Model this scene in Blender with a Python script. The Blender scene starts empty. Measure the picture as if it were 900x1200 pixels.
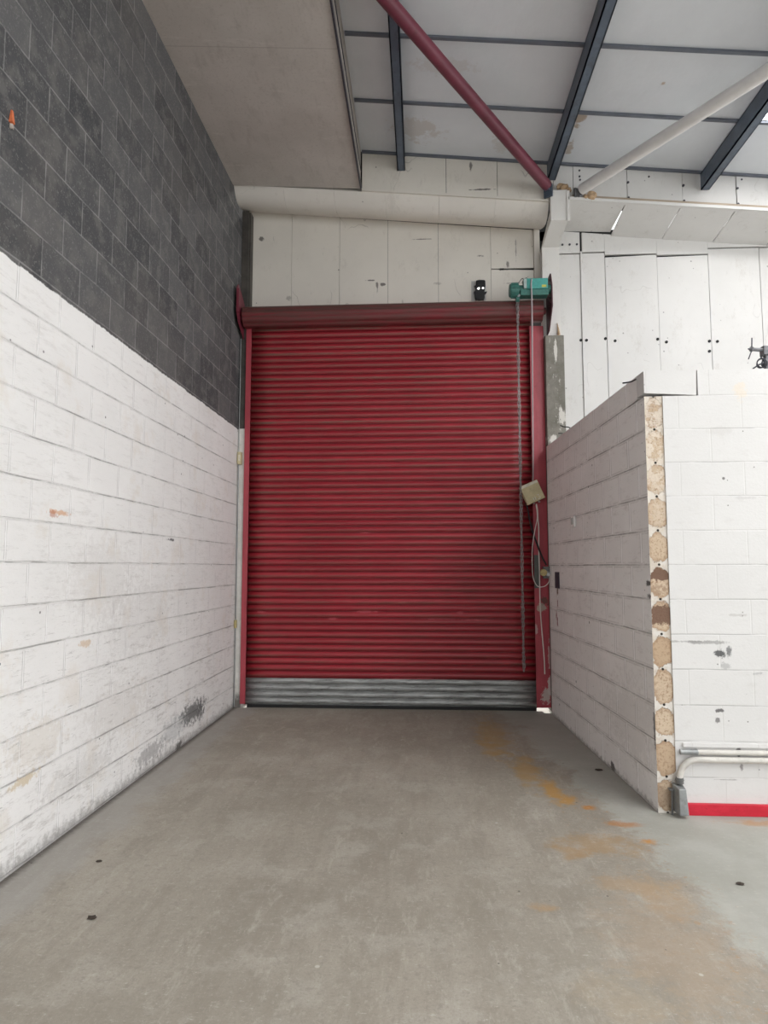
import bpy, bmesh, math, random
from mathutils import Vector, Matrix
random.seed(7)
C = bpy.context.scene.collection
PI = math.pi

# ------------------------------------------------------------------ shader helper
class Mat:
    def __init__(s, name):
        s.m = bpy.data.materials.new(name); s.m.use_nodes = True
        s.nt = s.m.node_tree; s.N = s.nt.nodes; s.L = s.nt.links
        s.b = s.N['Principled BSDF']
        g = s.N.new('ShaderNodeNewGeometry'); s.pos = g.outputs['Position']; s.nor = g.outputs['Normal']
        sp = s.N.new('ShaderNodeSeparateXYZ'); s.L.new(s.pos, sp.inputs[0])
        s.x, s.y, s.z = sp.outputs
    def nor_z(s):
        sp = s.N.new('ShaderNodeSeparateXYZ'); s.L.new(s.nor, sp.inputs[0]); return sp.outputs[2]
    def put(s, sock, v):
        if hasattr(v, 'links') or isinstance(v, bpy.types.NodeSocket): s.L.new(v, sock)
        else:
            if isinstance(v, (tuple, list)) and len(v) == 3 and sock.type == 'RGBA': v = (*v, 1)
            sock.default_value = v
    def f(s, op, a, b=0.0, c=0.0, clamp=False):
        n = s.N.new('ShaderNodeMath'); n.operation = op; n.use_clamp = clamp
        for i, v in enumerate((a, b, c)): s.put(n.inputs[i], v)
        return n.outputs[0]
    def add(s, a, b): return s.f('ADD', a, b)
    def sub(s, a, b): return s.f('SUBTRACT', a, b)
    def mul(s, a, b): return s.f('MULTIPLY', a, b)
    def mx(s, a, b): return s.f('MAXIMUM', a, b)
    def ramp(s, v, lo, hi, a=0.0, b=1.0):
        n = s.N.new('ShaderNodeMapRange'); n.interpolation_type = 'SMOOTHSTEP'
        s.put(n.inputs['Value'], v); s.put(n.inputs['From Min'], lo); s.put(n.inputs['From Max'], hi)
        n.inputs['To Min'].default_value = a; n.inputs['To Max'].default_value = b
        return n.outputs[0]
    def vec(s, x, y, z=0.0):
        n = s.N.new('ShaderNodeCombineXYZ')
        for i, v in enumerate((x, y, z)): s.put(n.inputs[i], v)
        return n.outputs[0]
    def noise(s, scale, detail=3.0, rough=0.55, vec=None, stretch=None):
        n = s.N.new('ShaderNodeTexNoise')
        n.inputs['Scale'].default_value = scale; n.inputs['Detail'].default_value = detail
        n.inputs['Roughness'].default_value = rough
        v = vec if vec is not None else s.pos
        if stretch:
            mp = s.N.new('ShaderNodeMapping'); mp.inputs['Scale'].default_value = stretch
            s.L.new(v, mp.inputs['Vector']); v = mp.outputs[0]
        s.L.new(v, n.inputs['Vector'])
        return n.outputs[0]
    def white(s, v):
        n = s.N.new('ShaderNodeTexWhiteNoise'); n.noise_dimensions = '1D'; s.put(n.inputs['W'], v); return n.outputs['Value']
    def dots(s, scale, r, vec=None, density=.5):
        n = s.N.new('ShaderNodeTexVoronoi'); n.inputs['Scale'].default_value = scale
        s.L.new(vec if vec is not None else s.pos, n.inputs['Vector'])
        sp = s.N.new('ShaderNodeSeparateColor'); s.L.new(n.outputs['Color'], sp.inputs[0])
        return s.mul(s.ramp(n.outputs['Distance'], r, r*.6), s.f('LESS_THAN', sp.outputs[0], density))
    def mix(s, fac, a, b, blend='MIX'):
        n = s.N.new('ShaderNodeMix'); n.data_type = 'RGBA'; n.blend_type = blend
        s.put(n.inputs[0], fac); s.put(n.inputs[6], a); s.put(n.inputs[7], b)
        return n.outputs[2]
    def brick(s, vec, w, h, mortar=.006, smooth=.3, c1=(0,0,0), c2=(1,1,1), off=.5):
        n = s.N.new('ShaderNodeTexBrick'); n.offset = off; n.offset_frequency = 2; n.squash = 1
        s.L.new(vec, n.inputs['Vector']); n.inputs['Scale'].default_value = 1
        n.inputs['Mortar Size'].default_value = mortar; n.inputs['Mortar Smooth'].default_value = smooth
        n.inputs['Bias'].default_value = 0
        n.inputs['Brick Width'].default_value = w; n.inputs['Row Height'].default_value = h
        s.put(n.inputs['Color1'], c1); s.put(n.inputs['Color2'], c2); s.put(n.inputs['Mortar'], (.5,.5,.5))
        return n.outputs['Fac'], n.outputs['Color']
    def blob(s, u, v, cu, cv, ru, rv, nz=None, amp=.6, soft=.5):
        # soft ellipse with a ragged edge: 1 inside
        a = s.f('DIVIDE', s.sub(u, cu), ru); b = s.f('DIVIDE', s.sub(v, cv), rv)
        d = s.f('SQRT', s.add(s.mul(a, a), s.mul(b, b)))
        if nz is not None: d = s.add(d, s.mul(s.sub(nz, .5), amp*4.5))
        return s.ramp(d, 1.0+soft*.25, 1.0-soft*.7)
    def bump(s, h, strength=.3, dist=.01, base=None):
        n = s.N.new('ShaderNodeBump'); n.inputs['Strength'].default_value = strength; n.inputs['Distance'].default_value = dist
        s.put(n.inputs['Height'], h)
        if base is not None: s.L.new(base, n.inputs['Normal'])
        return n.outputs[0]
    def done(s, col, rough=.6, metal=0.0, normal=None, spec=None):
        s.put(s.b.inputs['Base Color'], col); s.put(s.b.inputs['Roughness'], rough); s.put(s.b.inputs['Metallic'], metal)
        if normal is not None: s.L.new(normal, s.b.inputs['Normal'])
        if spec is not None: s.b.inputs['Specular IOR Level'].default_value = spec
        return s.m

def paint(name, col, rough=.55, var=.12, scale=6, dirt=None, dirt_amt=.0, metal=0.0, bump=.05, spots=0.0, stretch=None):
    m = Mat(name)
    n = m.noise(scale, 4, .6, stretch=stretch)
    dark = tuple(c*(1-var*2) for c in col)
    c = m.mix(m.ramp(n, .3, .7), dark, col)
    if dirt_amt:
        d = m.mul(m.ramp(m.noise(scale*2.3, 5, .65), .5, .72), dirt_amt)
        c = m.mix(d, c, dirt or (.1,.08,.06))
    if spots:
        c = m.mix(m.mul(m.dots(9, .12, density=spots), .8), c, (.05,.045,.04))
    return m.done(c, rough, metal, m.bump(m.noise(90, 3), bump, .003))

WHITE = (.80, .775, .75)
# ---- left block wall: raw dark blocks above, white painted blocks below
def mat_left():
    m = Mat('painted_blockwork')
    wob = m.mul(m.sub(m.noise(2.2, 2), .5), .012)
    u = m.add(m.y, wob); v = m.add(m.z, m.add(m.mul(m.sub(m.noise(1.7, 2), .5), .014), 4.61))
    fac, col = m.brick(m.vec(u, m.sub(v, .009), 0), .405, .2305, .006, .35)
    fine = m.noise(55, 4, .65); mid = m.noise(7, 4, .6); big = m.noise(1.3, 3)
    # raw block colours
    grey = m.mix(col, (.055,.056,.059), (.112,.111,.113))
    grey = m.mix(m.mul(m.ramp(mid, .46, .64), .6), grey, (.155,.148,.143))
    grey = m.mix(m.mul(m.ramp(m.noise(70, 3, .7), .55, .68), .55), grey, (.26,.25,.245))
    grey = m.mix(m.mul(m.ramp(big, .50, .64), .25), grey, (.14,.128,.12))
    grey = m.mix(m.mul(fac, m.ramp(mid, .3, .6, .2, .8)), grey, (.28,.272,.268))
    # white paint
    hd = m.mul(m.f('ABSOLUTE', m.sub(m.f('FRACT', m.add(m.f('DIVIDE', m.sub(v, .009), .2305), .5)), .5)), .2305)
    gate = m.ramp(m.noise(3.1, 4, .7, stretch=(1, .8, 3)), .44, .60)
    hline = m.mul(m.ramp(hd, .0055, .0015), gate)
    wt = m.mix(m.ramp(big, .3, .7), (.765,.75,.735), (.81,.795,.78))
    scr = m.ramp(m.noise(8, 7, .8, stretch=(1, .6, 3.0)), .50, .66)
    low = m.ramp(m.z, 2.3, .3)
    wt = m.mix(m.mul(scr, m.mul(m.add(.26, m.mul(low, .42)), m.ramp(m.noise(1.1,3),.3,.55))), wt, (.46,.43,.405))
    wt = m.mix(m.mul(m.ramp(m.noise(24, 6, .85, stretch=(1,.3,2.4)), .56, .68), m.add(.25, m.mul(low,.45))), wt, (.30,.28,.265))
    wt = m.mix(m.mul(m.ramp(m.noise(2.4, 5, .7), .54, .68), .32), wt, (.66,.585,.50))
    fac2, _ = m.brick(m.vec(u, m.sub(v, .009), 0), .405, .2305, .016, .5)
    vz = m.sub(1.0, m.ramp(hd, .016, .010))
    wt = m.mix(m.mul(m.mul(m.mul(fac2, vz), m.ramp(m.noise(4, 4, .7), .38, .6)), .45), wt, (.42,.40,.385))  # shadow beside the vertical joints put into the paint colour
    wt = m.mix(m.mul(m.mul(m.ramp(fac, .2, .7), vz), .8), wt, (.93,.92,.91))  # lit faces of the vertical joints painted on as pale lines
    wt = m.mix(m.mul(m.mul(m.ramp(hd, .016, .004), m.ramp(m.noise(5,4,.7), .42, .6)), .22), wt, (.45,.43,.41))
    wt = m.mix(m.mul(hline, .62), wt, (.16,.15,.145))
    wt = m.mix(m.mul(m.dots(5.5, .055, density=.35), .75), wt, (.10,.09,.09))
    e = m.noise(20, 6, .75)
    for (cy, cz, ry, rz, st, cc) in [(6.12,.24,.36,.10,.85,(.10,.10,.10)), (6.32,.20,.10,.10,.5,(.12,.12,.12)), (5.66,.20,.32,.11,.35,(.33,.35,.36)), (5.15,.13,.3,.07,.5,(.18,.17,.17)),
            (4.1,.3,.45,.10,.22,(.36,.34,.32)), (5.78,.02,.06,.05,.9,(.05,.05,.05)), (3.73,1.92,.14,.015,.7,(.62,.33,.16)), (3.66,1.905,.05,.02,.6,(.45,.16,.08)),
            (4.09,1.11,.08,.025,.6,(.60,.42,.25)), (3.5,.45,.12,.03,.6,(.55,.42,.22)), (3.6,.62,.3,.14,.25,(.55,.47,.36)), (5.46,1.83,.08,.012,.9,(.10,.10,.10)), (4.6,.6,.5,.2,.22,(.45,.40,.36)),
            (4.3,1.5,.5,.3,.14,(.40,.36,.33)), (4.9,1.2,.6,.3,.14,(.40,.37,.35))]:
        k = m.blob(m.y, m.z, cy, cz, ry, rz, e, .9, .6)
        wt = m.mix(m.mul(k, st), wt, cc)
    # drips and grime along the foot
    wt = m.mix(m.mul(m.ramp(m.add(m.z, m.mul(m.sub(e, .5), .25)), .10, .0), .6), wt, (.16,.145,.13))
    edge = m.add(m.z, m.add(m.mul(m.sub(m.noise(9, 4), .5), .03), m.mul(m.sub(m.noise(40,3), .5), .018)))
    up = m.ramp(edge, 3.206, 3.214)
    c = m.mix(up, wt, grey)
    h = m.sub(m.add(m.mul(fine, .30), m.mul(m.noise(14, 5, .7, stretch=(1,.5,2)), .35)), m.mul(fac, 1.0))
    return m.done(c, .7, 0, m.bump(h, .8, .010), .3)

def mat_partition(side=True):
    m = Mat('painted_partition_side' if side else 'painted_partition_front')
    u = m.y if side else m.x
    w1 = m.mul(m.sub(m.noise(2, 2), .5), .010)
    fac, col = m.brick(m.vec(m.add(u, m.add(w1, 8.185 if side else 8.325)), m.add(m.z, m.add(w1, 4.61)), 0), .388 if side else .42, .2305, .005, .35)
    mid = m.noise(8, 4, .6); big = m.noise(1.5, 3)
    z1 = m.add(m.z, w1)
    hd = m.mul(m.f('ABSOLUTE', m.sub(m.f('FRACT', m.add(m.f('DIVIDE', z1, .2305), 20.5)), .5)), .2305)
    gate = m.ramp(m.noise(2.6, 4, .7, stretch=(1, 1, 3)), .40 if side else .36, .58)
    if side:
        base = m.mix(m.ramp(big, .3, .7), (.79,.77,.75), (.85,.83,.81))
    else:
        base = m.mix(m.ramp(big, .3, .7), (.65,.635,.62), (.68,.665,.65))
    base = m.mix(m.mul(m.ramp(m.noise(9, 7, .8, stretch=(1, .7, 2.2)), .52, .68), .34 if side else .16), base, (.46,.425,.40))
    vj = m.mul(fac, m.sub(1.0, m.ramp(hd, .012, .007)))
    if side:
        fac2, _ = m.brick(m.vec(m.add(u, m.add(w1, 8.185)), m.add(m.z, m.add(w1, 4.61)), 0), .388, .2305, .026, .4)
        base = m.mix(m.mul(m.mul(m.mul(fac2, m.sub(1.0, m.ramp(hd, .016, .010))), m.ramp(m.noise(4,4,.7), .36, .56)), .5), base, (.45,.42,.40))  # painted shadow halo around the upright joints
        fac3, _ = m.brick(m.vec(m.add(u, m.add(w1, 8.185)), m.add(m.z, m.add(w1, 4.61)), 0), .388, .2305, .012, .3)
        base = m.mix(m.mul(m.mul(m.ramp(fac3, .2, .7), m.sub(1.0, m.ramp(hd, .016, .009))), .95), base, (.97,.955,.945))  # light caught by the upright joints, put into the colour
    if side: base = m.mix(m.mul(m.mul(m.ramp(hd, .014, .003), m.ramp(m.noise(5,4,.7), .40, .6)), .4), base, (.42,.39,.37))
    else: base = m.mix(m.mul(vj, .10), base, (.45,.42,.40))
    base = m.mix(m.mul(m.mul(m.ramp(hd, .005, .0012), gate), .65 if side else .42), base, (.17,.155,.15))
    base = m.mix(m.mul(m.dots(5.0, .075, density=.4), .85), base, (.10,.09,.085))
    base = m.mix(m.mul(m.dots(17, .10, density=.12), .8), base, (.14,.125,.12))
    e = m.noise(22, 6, .75)
    if side:
        for (a, b, ra, rb, st, cc) in [(6.95,1.345,.035,.04,.9,(.16,.09,.05)), (6.96,1.22,.018,.05,.9,(.22,.02,.03)), (7.02,1.10,.018,.045,.9,(.25,.02,.03)), (6.98,1.02,.022,.05,.8,(.25,.02,.03)),
                (4.5,1.49,.05,.02,.9,(.05,.045,.04)), (4.5,1.40,.05,.02,.8,(.05,.045,.04)), (4.49,.55,.02,.12,.8,(.06,.05,.05)), (4.9,.5,.6,.3,.2,(.4,.37,.35)), (5.35,.03,.05,.04,.9,(.05,.05,.05))]:
            base = m.mix(m.mul(m.blob(m.y, m.z, a, b, ra, rb, e, .8, .6), st), base, cc)
    else:
        for (a, b, ra, rb, st, cc) in [(1.965,1.03,.05,.028,.95,(.09,.09,.09)), (2.02,1.045,.018,.04,.8,(.12,.12,.12)), (1.88,1.10,.16,.012,.6,(.22,.21,.2)), (2.0,.95,.03,.02,.5,(.3,.3,.3)), (1.72,1.105,.16,.008,.5,(.25,.24,.23)), (1.95,.66,.035,.012,.9,(.10,.09,.09)),
                (1.93,.60,.02,.02,.8,(.14,.13,.13)), (2.06,.40,.015,.03,.9,(.14,.13,.13)), (2.07,.30,.012,.02,.8,(.2,.18,.18)), (1.97,.22,.09,.004,.6,(.3,.28,.27)), (2.17,2.80,.05,.06,.55,(.72,.62,.50)), (2.02,2.52,.09,.03,.25,(.5,.47,.45)),
                (2.17,2.06,.07,.01,.25,(.4,.38,.37)), (2.2,.90,.03,.01,.5,(.3,.3,.3)), (2.09,1.28,.09,.01,.4,(.4,.37,.35))]:
            base = m.mix(m.mul(m.blob(m.x, m.z, a, b, ra, rb, e, .8, .6), st), base, cc)
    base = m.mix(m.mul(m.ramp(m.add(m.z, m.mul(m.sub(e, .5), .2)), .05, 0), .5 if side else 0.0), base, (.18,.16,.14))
    h = m.sub(m.add(m.mul(m.noise(60, 4), .25), m.mul(mid, .2)), m.mul(fac, 1.0 if side else .5))
    return m.done(base, .65, 0, m.bump(h, .75 if side else .4, .009), .3)

def mat_strip():
    # broken block ends down the corner, paint and bare core by course
    m = Mat('bare_block_ends')
    row = m.f('FLOOR', m.f('DIVIDE', m.z, .2305)); r1 = m.white(row); r2 = m.white(m.add(row, 17.3)); r3 = m.white(m.add(row, 41.7))
    zc = m.f('DIVIDE', m.sub(m.f('FRACT', m.f('DIVIDE', m.z, .2305)), .5), m.add(.40, m.mul(r2, .09)))
    xc = m.f('DIVIDE', m.sub(m.x, 1.596), .068)
    e = m.noise(22, 5, .7); e2 = m.noise(70, 4, .7)
    d = m.f('SQRT', m.add(m.f('POWER', m.f('ABSOLUTE', zc), 2.3), m.f('POWER', m.f('ABSOLUTE', xc), 2.3)))
    d = m.add(d, m.mul(m.sub(e, .5), 1.1))
    raw = m.ramp(d, 1.04, .96)
    tan = m.mix(r1, (.48,.35,.235), (.60,.48,.355))
    tan = m.mix(m.ramp(e2, .5, .66), tan, (.36,.245,.16))
    tan = m.mix(m.mul(m.ramp(r3, .35, .8), m.ramp(e, .38, .55)), tan, (.24,.14,.09))
    tan = m.mix(m.mul(m.ramp(d, .62, .98), .55), tan, (.34,.22,.14))
    zz = m.add(m.z, m.mul(m.sub(e,.5), .12))
    for a, b, st in [(1.50,1.60,.95), (1.20,1.34,.95), (.02,.16,.35)]:
        tan = m.mix(m.mul(m.mul(m.ramp(zz, a, a+.015), m.ramp(zz, b, b-.01)), st), tan, (.17,.10,.07))
    white = m.mix(m.ramp(m.noise(12,5,.7), .38, .6), (.60,.53,.45), (.70,.66,.61))
    c = m.mix(m.mul(raw, m.ramp(m.z, 2.85, 2.70)), white, tan)
    # fewer bare patches up high
    keep = m.mul(m.ramp(m.z, 1.65, 2.35), m.ramp(e, .42, .55))
    c = m.mix(m.mul(keep, .8), c, (.72,.64,.54))
    hole = m.f('SQRT', m.add(m.f('POWER', m.sub(m.x, 1.595), 2.0), m.f('POWER', m.mul(m.sub(m.f('FRACT', m.add(m.f('DIVIDE', m.z, .2305), .5)), .5), .2305), 2.0)))
    c = m.mix(m.ramp(hole, .011, .006), c, (.03,.025,.02))
    h = m.sub(m.mul(e2, .5), m.mul(raw, .8))
    return m.done(c, .85, 0, m.bump(h, .7, .012), .2)

def mat_floor():
    m = Mat('worn_concrete_floor')
    big = m.noise(.7, 4, .6); mid = m.noise(3.2, 5, .65); fine = m.noise(26, 5, .7); st = m.noise(2.0, 6, .7, stretch=(2.6, .5, 1))
    c = m.mix(m.ramp(big, .34, .66), (.285,.256,.212), (.365,.332,.28))
    c = m.mix(m.mul(m.ramp(st, .44, .60), .5), c, (.255,.226,.185))
    c = m.mix(m.mul(m.ramp(mid, .50, .63), .45), c, (.415,.385,.335))
    c = m.mix(m.mul(m.ramp(m.noise(85, 4, .75), .48, .62), .35), c, (.235,.21,.175))
    c = m.mix(m.mul(m.ramp(m.noise(38, 6, .85, stretch=(1.4,.7,1)), .55, .64), .35), c, (.48,.45,.395))
    c = m.mix(m.mul(m.ramp(fine, .52, .64), .45), c, (.24,.215,.182))
    c = m.mix(m.mul(m.ramp(m.noise(4, 7, .85, stretch=(2.2,.55,1)), .54, .64), .4), c, (.45,.42,.365))
    c = m.mix(m.mul(m.ramp(m.noise(11, 6, .8, stretch=(1.5,.6,1)), .55, .66), .35), c, (.46,.43,.37))
    # greenish floor paint left at the edges
    bnd = m.add(1.0, m.mul(m.sub(6.0, m.y), .12))
    dx = m.add(m.sub(m.x, bnd), m.add(m.mul(m.sub(m.noise(2.5, 5, .7), .5), .7), m.mul(m.sub(fine, .5), .25)))
    gp = m.ramp(dx, -.03, .10)
    lw = m.ramp(m.add(m.sub(-1.83, m.x), m.mul(m.sub(m.noise(3.5, 5, .7), .5), .55)), -.05, .12)
    gcol = m.mix(m.ramp(mid, .35, .65), (.345,.345,.305), (.41,.41,.375))
    c = m.mix(m.mul(gp, .85), c, gcol)
    c = m.mix(m.mul(lw, .55), c, (.365,.355,.335))
    # rust and orange spill
    e = m.noise(7, 6, .75)
    for (a, b, ra, rb, s_, cc) in [(.66,6.35,.17,.75,.55,(.36,.235,.09)), (.60,5.95,.10,.35,.35,(.40,.24,.07)), (.82,5.35,.12,.45,.65,(.38,.24,.09)), (.93,4.85,.07,.28,.9,(.42,.25,.09)), (1.0,4.68,.07,.10,.9,(.42,.24,.08)), (1.10,4.54,.06,.05,1,(.42,.20,.065)),
            (1.24,4.27,.13,.05,.7,(.40,.19,.075)), (1.32,4.02,.05,.05,.9,(.46,.23,.07)), (1.0,3.95,.26,.16,.5,(.34,.21,.09)), (1.08,3.48,.2,.12,.4,(.40,.27,.15)), (.57,3.23,.07,.05,.5,(.42,.26,.12)), (2.13,4.33,.22,.05,.7,(.42,.26,.14)), (1.17,3.35,.14,.2,.35,(.42,.29,.17)),
            (1.05,2.95,.28,.5,.4,(.36,.27,.19)), (.75,2.6,.2,.15,.25,(.42,.33,.22)), (.85,3.85,.12,.1,.4,(.36,.22,.10))]:
        c = m.mix(m.mul(m.blob(m.x, m.y, a, b, ra, rb, e, .8, 1.0), min(1, s_*1.1)), c, cc)
    # pale scuffs and dark flecks
    c = m.mix(m.mul(m.ramp(m.noise(5, 8, .9, stretch=(.7,1.3,1)), .60, .68), .55), c, (.54,.51,.455))
    c = m.mix(m.mul(m.dots(7, .05, density=.35), .8), c, (.07,.06,.05))
    c = m.mix(m.mul(m.dots(4.6, .06, density=.25), .7), c, (.55,.52,.47))
    # grime along the left wall foot
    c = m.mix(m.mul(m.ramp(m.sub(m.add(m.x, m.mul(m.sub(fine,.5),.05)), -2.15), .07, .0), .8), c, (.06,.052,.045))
    c = m.mix(m.mul(m.mul(m.ramp(m.noise(16, 7, .85), .55, .66), m.mul(m.ramp(dx, -.55, -.1), m.ramp(dx, .25, .0))), .6), c, (.40,.22,.09))
    c = m.mix(m.mul(m.ramp(m.noise(33, 6, .9, stretch=(.6,1.6,1)), .585, .63), .6), c, (.56,.53,.475))
    h = m.add(m.mul(fine, .4), m.mul(mid, .4))
    return m.done(c, m.ramp(mid, .3, .7, .55, .8), 0, m.bump(h, .25, .006), .35)

def mat_slats(name, galv=False, coil=False, z0=.03, pitch=.0752):
    m = Mat(name)
    t = m.f('FRACT', m.f('DIVIDE', m.sub(m.z, z0), pitch))
    row = m.f('FLOOR', m.f('DIVIDE', m.sub(m.z, z0), pitch)); r = m.white(row)
    st = m.noise(3, 5, .7, stretch=(1, 1, 14)); n2 = m.noise(1.1, 3)
    if galv:
        c = m.mix(m.ramp(st, .38, .62), (.27,.275,.27), (.46,.47,.465))
        c = m.mix(m.mul(m.ramp(m.noise(8, 5, .7, stretch=(1,1,5)), .52, .68), .55), c, (.09,.085,.075))
        return m.done(c, .5, .55, m.bump(m.noise(30, 3, stretch=(.3,1,1)), .15, .004))
    red = m.mix(r, (.30,.018,.030), (.39,.030,.044))
    red = m.mix(m.mul(m.ramp(n2, .4, .7), .4), red, (.24,.012,.020))
    if coil:  # coil colour holds both dirt and the shade on the roll
        c = m.mix(m.ramp(st, .35, .6), (.19,.022,.03), (.12,.04,.036))
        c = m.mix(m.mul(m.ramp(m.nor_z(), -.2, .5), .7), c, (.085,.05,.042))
        return m.done(c, .5, 0, m.bump(m.noise(25, 3, stretch=(.2,1,1)), .12, .004), .4)
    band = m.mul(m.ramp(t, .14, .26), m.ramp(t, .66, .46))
    edge = m.add(m.ramp(m.x, -1.55, -2.0), m.mul(m.ramp(m.x, .9, 1.25), .8))
    amt = m.f('MINIMUM', m.add(m.add(m.mul(m.ramp(st, .36, .60), .58), m.mul(m.ramp(m.z, 1.2, 4.0), .18)), m.mul(edge, .4)), .9)
    amt = m.mul(amt, m.add(.55, m.mul(r, .5)))
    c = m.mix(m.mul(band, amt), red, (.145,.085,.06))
    c = m.mix(m.mul(m.ramp(t, .17, .10), .85), c, (.13,.004,.010))  # groove shade along each slat interlock put into the colour
    c = m.mix(m.mul(m.ramp(m.noise(6, 6, .8, stretch=(.5,1,9)), .54, .68), .4), c, (.07,.035,.028))
    e = m.noise(20, 4, .7)
    for (a, b, ra, rb) in [(-.66,1.085,.13,.014), (-1.02,1.005,.05,.012), (.42,1.08,.05,.018), (-1.85,1.08,.05,.012), (-.64,1.99,.06,.01), (.62,1.0,.2,.008), (-.1,.335,.35,.01), (.27,1.005,.3,.006)]:
        c = m.mix(m.mul(m.blob(m.x, m.z, a, b, ra, rb, e, .7, .7), .75), c, (.50,.10,.12))
    return m.done(c, m.add(.33, m.mul(band, .2)), 0, m.bump(m.noise(25, 3, stretch=(.2,1,1)), .12, .004), .5)

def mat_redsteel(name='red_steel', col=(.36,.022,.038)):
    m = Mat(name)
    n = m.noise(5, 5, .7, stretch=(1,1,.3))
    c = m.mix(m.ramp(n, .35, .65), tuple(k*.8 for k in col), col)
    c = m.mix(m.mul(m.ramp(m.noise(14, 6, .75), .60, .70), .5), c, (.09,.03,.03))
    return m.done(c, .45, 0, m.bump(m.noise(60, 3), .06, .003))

def mat_guide():
    m = Mat('red_guide_steel')
    n = m.noise(5, 5, .7, stretch=(1,1,.3))
    c = m.mix(m.ramp(n, .35, .65), (.34,.045,.062), (.44,.062,.082))
    e = m.noise(16, 6, .75)
    for (a, b, ra, rb, cc) in [(1.37,.18,.05,.07,(.55,.47,.44)), (1.41,.30,.02,.10,(.60,.52,.50)), (1.41,.6,.012,.18,(.5,.35,.34)), (1.34,1.15,.05,.05,(.42,.36,.30)), (1.27,.9,.02,.05,(.45,.30,.30)), (1.38,1.22,.04,.05,(.12,.05,.04))]:
        c = m.mix(m.mul(m.blob(m.x, m.z, a, b, ra, rb, e, .9, .4), .9), c, cc)
    c = m.mix(m.mul(m.ramp(e, .62, .7), .4), c, (.10,.03,.03))
    return m.done(c, .45, 0, m.bump(m.noise(60, 3), .06, .003))

def mat_panel(name, col, joint_col=(.25,.23,.21), marks=.6, scr=.3, dens=.3, extra=False):
    m = Mat(name)
    big = m.noise(1.2, 4, .6); e = m.noise(13, 6, .75)
    c = m.mix(m.ramp(big, .3, .7), tuple(k*.93 for k in col), col)
    c = m.mix(m.mul(m.ramp(e, .56, .72), .12), c, (.50,.44,.36))
    ln = m.noise(1.6, 3, .5, stretch=(1.0, 1, .6)); ln = m.f('ABSOLUTE', m.sub(ln, .5))
    c = m.mix(m.mul(m.mul(m.ramp(ln, .004, .001), m.ramp(m.noise(2.3, 3), .53, .60)), scr*.6), c, (.2,.17,.15))
    c = m.mix(m.mul(m.ramp(m.noise(3, 7, .85, stretch=(1.6,1,.8)), .54, .66), .22), c, (.40,.36,.31))
    c = m.mix(m.mul(m.dots(6, .07, density=dens), marks), c, (.10,.09,.08))
    c = m.mix(m.mul(m.dots(14, .12, density=dens*.3), marks), c, (.16,.14,.13))
    if extra:
        e2 = m.noise(16, 5, .75)
        for (a, b, ra, rb, st) in [(.03,5.56,.16,.006,.7), (-.60,5.06,.05,.008,.8), (-.52,4.98,.012,.06,.7), (-.45,5.0,.03,.02,.8), (1.02,5.155,.10,.012,.95), (1.05,5.21,.02,.05,.7), (1.10,4.98,.12,.006,.6), (1.2,4.9,.10,.006,.6), (-1.95,5.62,.03,.03,.8), (.72,5.33,.04,.015,.8), (.58,6.12,.02,.06,.8), (.70,5.845,.12,.008,.85), (1.15,5.40,.008,.12,.5), (-1.6,4.86,.03,.03,.4), (.2,5.0,.05,.02,.3)]:
            c = m.mix(m.mul(m.blob(m.x, m.z, a, b, ra, rb, e2, .8, .6), st), c, (.07,.06,.055))
    return m.done(c, .6, 0, m.bump(m.noise(40, 3), .05, .003), .3)

def mat_soffit():
    m = Mat('grey_fibre_soffit')
    big = m.noise(1.1, 4, .6); mid = m.noise(4, 5, .7, stretch=(2.5,.8,1)); fine = m.noise(45, 4, .7)
    c = m.mix(m.ramp(big, .3, .7), (.50,.465,.43), (.58,.54,.505))
    c = m.mix(m.mul(m.ramp(mid, .5, .7), .4), c, (.37,.335,.305))
    c = m.mix(m.mul(m.ramp(m.noise(5, 6, .8, stretch=(.5,2,1)), .56, .66), .4), c, (.66,.62,.58))
    c = m.mix(m.mul(m.ramp(fine, .53, .66), .3), c, (.36,.325,.295))
    jd = m.mul(m.f('ABSOLUTE', m.sub(m.f('FRACT', m.add(m.f('DIVIDE', m.sub(m.y, 5.02), 2.4), .5)), .5)), 2.4)
    c = m.mix(m.mul(m.ramp(jd, .006, .002), .5), c, (.30,.27,.25))
    return m.done(c, .8, 0, m.bump(fine, .2, .003), .2)

def mat_roof():
    m = Mat('white_roof_lining')
    big = m.noise(1.0, 5, .6); cr = m.noise(2.2, 4, .6, stretch=(1.4,.8,1))
    c = m.mix(m.ramp(big, .3, .7), (.68,.705,.74), (.75,.775,.81))
    e = m.noise(9, 5, .7)
    for (a, b, ra, rb, st) in [(-.05,6.62,.25,.18,.35), (.9,6.7,.1,.2,.25), (1.62,6.3,.05,.12,.9), (2.25,5.78,.03,.03,.9), (1.62,6.75,.04,.1,.7), (.2,5.7,.3,.1,.2)]:
        c = m.mix(m.mul(m.blob(m.x, m.y, a, b, ra, rb, e, .9, .6), st), c, (.42,.33,.25))
    return m.done(c, .45, 0, m.bump(m.add(m.mul(cr, 1.0), m.mul(m.noise(6,3),.25)), .35, .03), .4)

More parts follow.
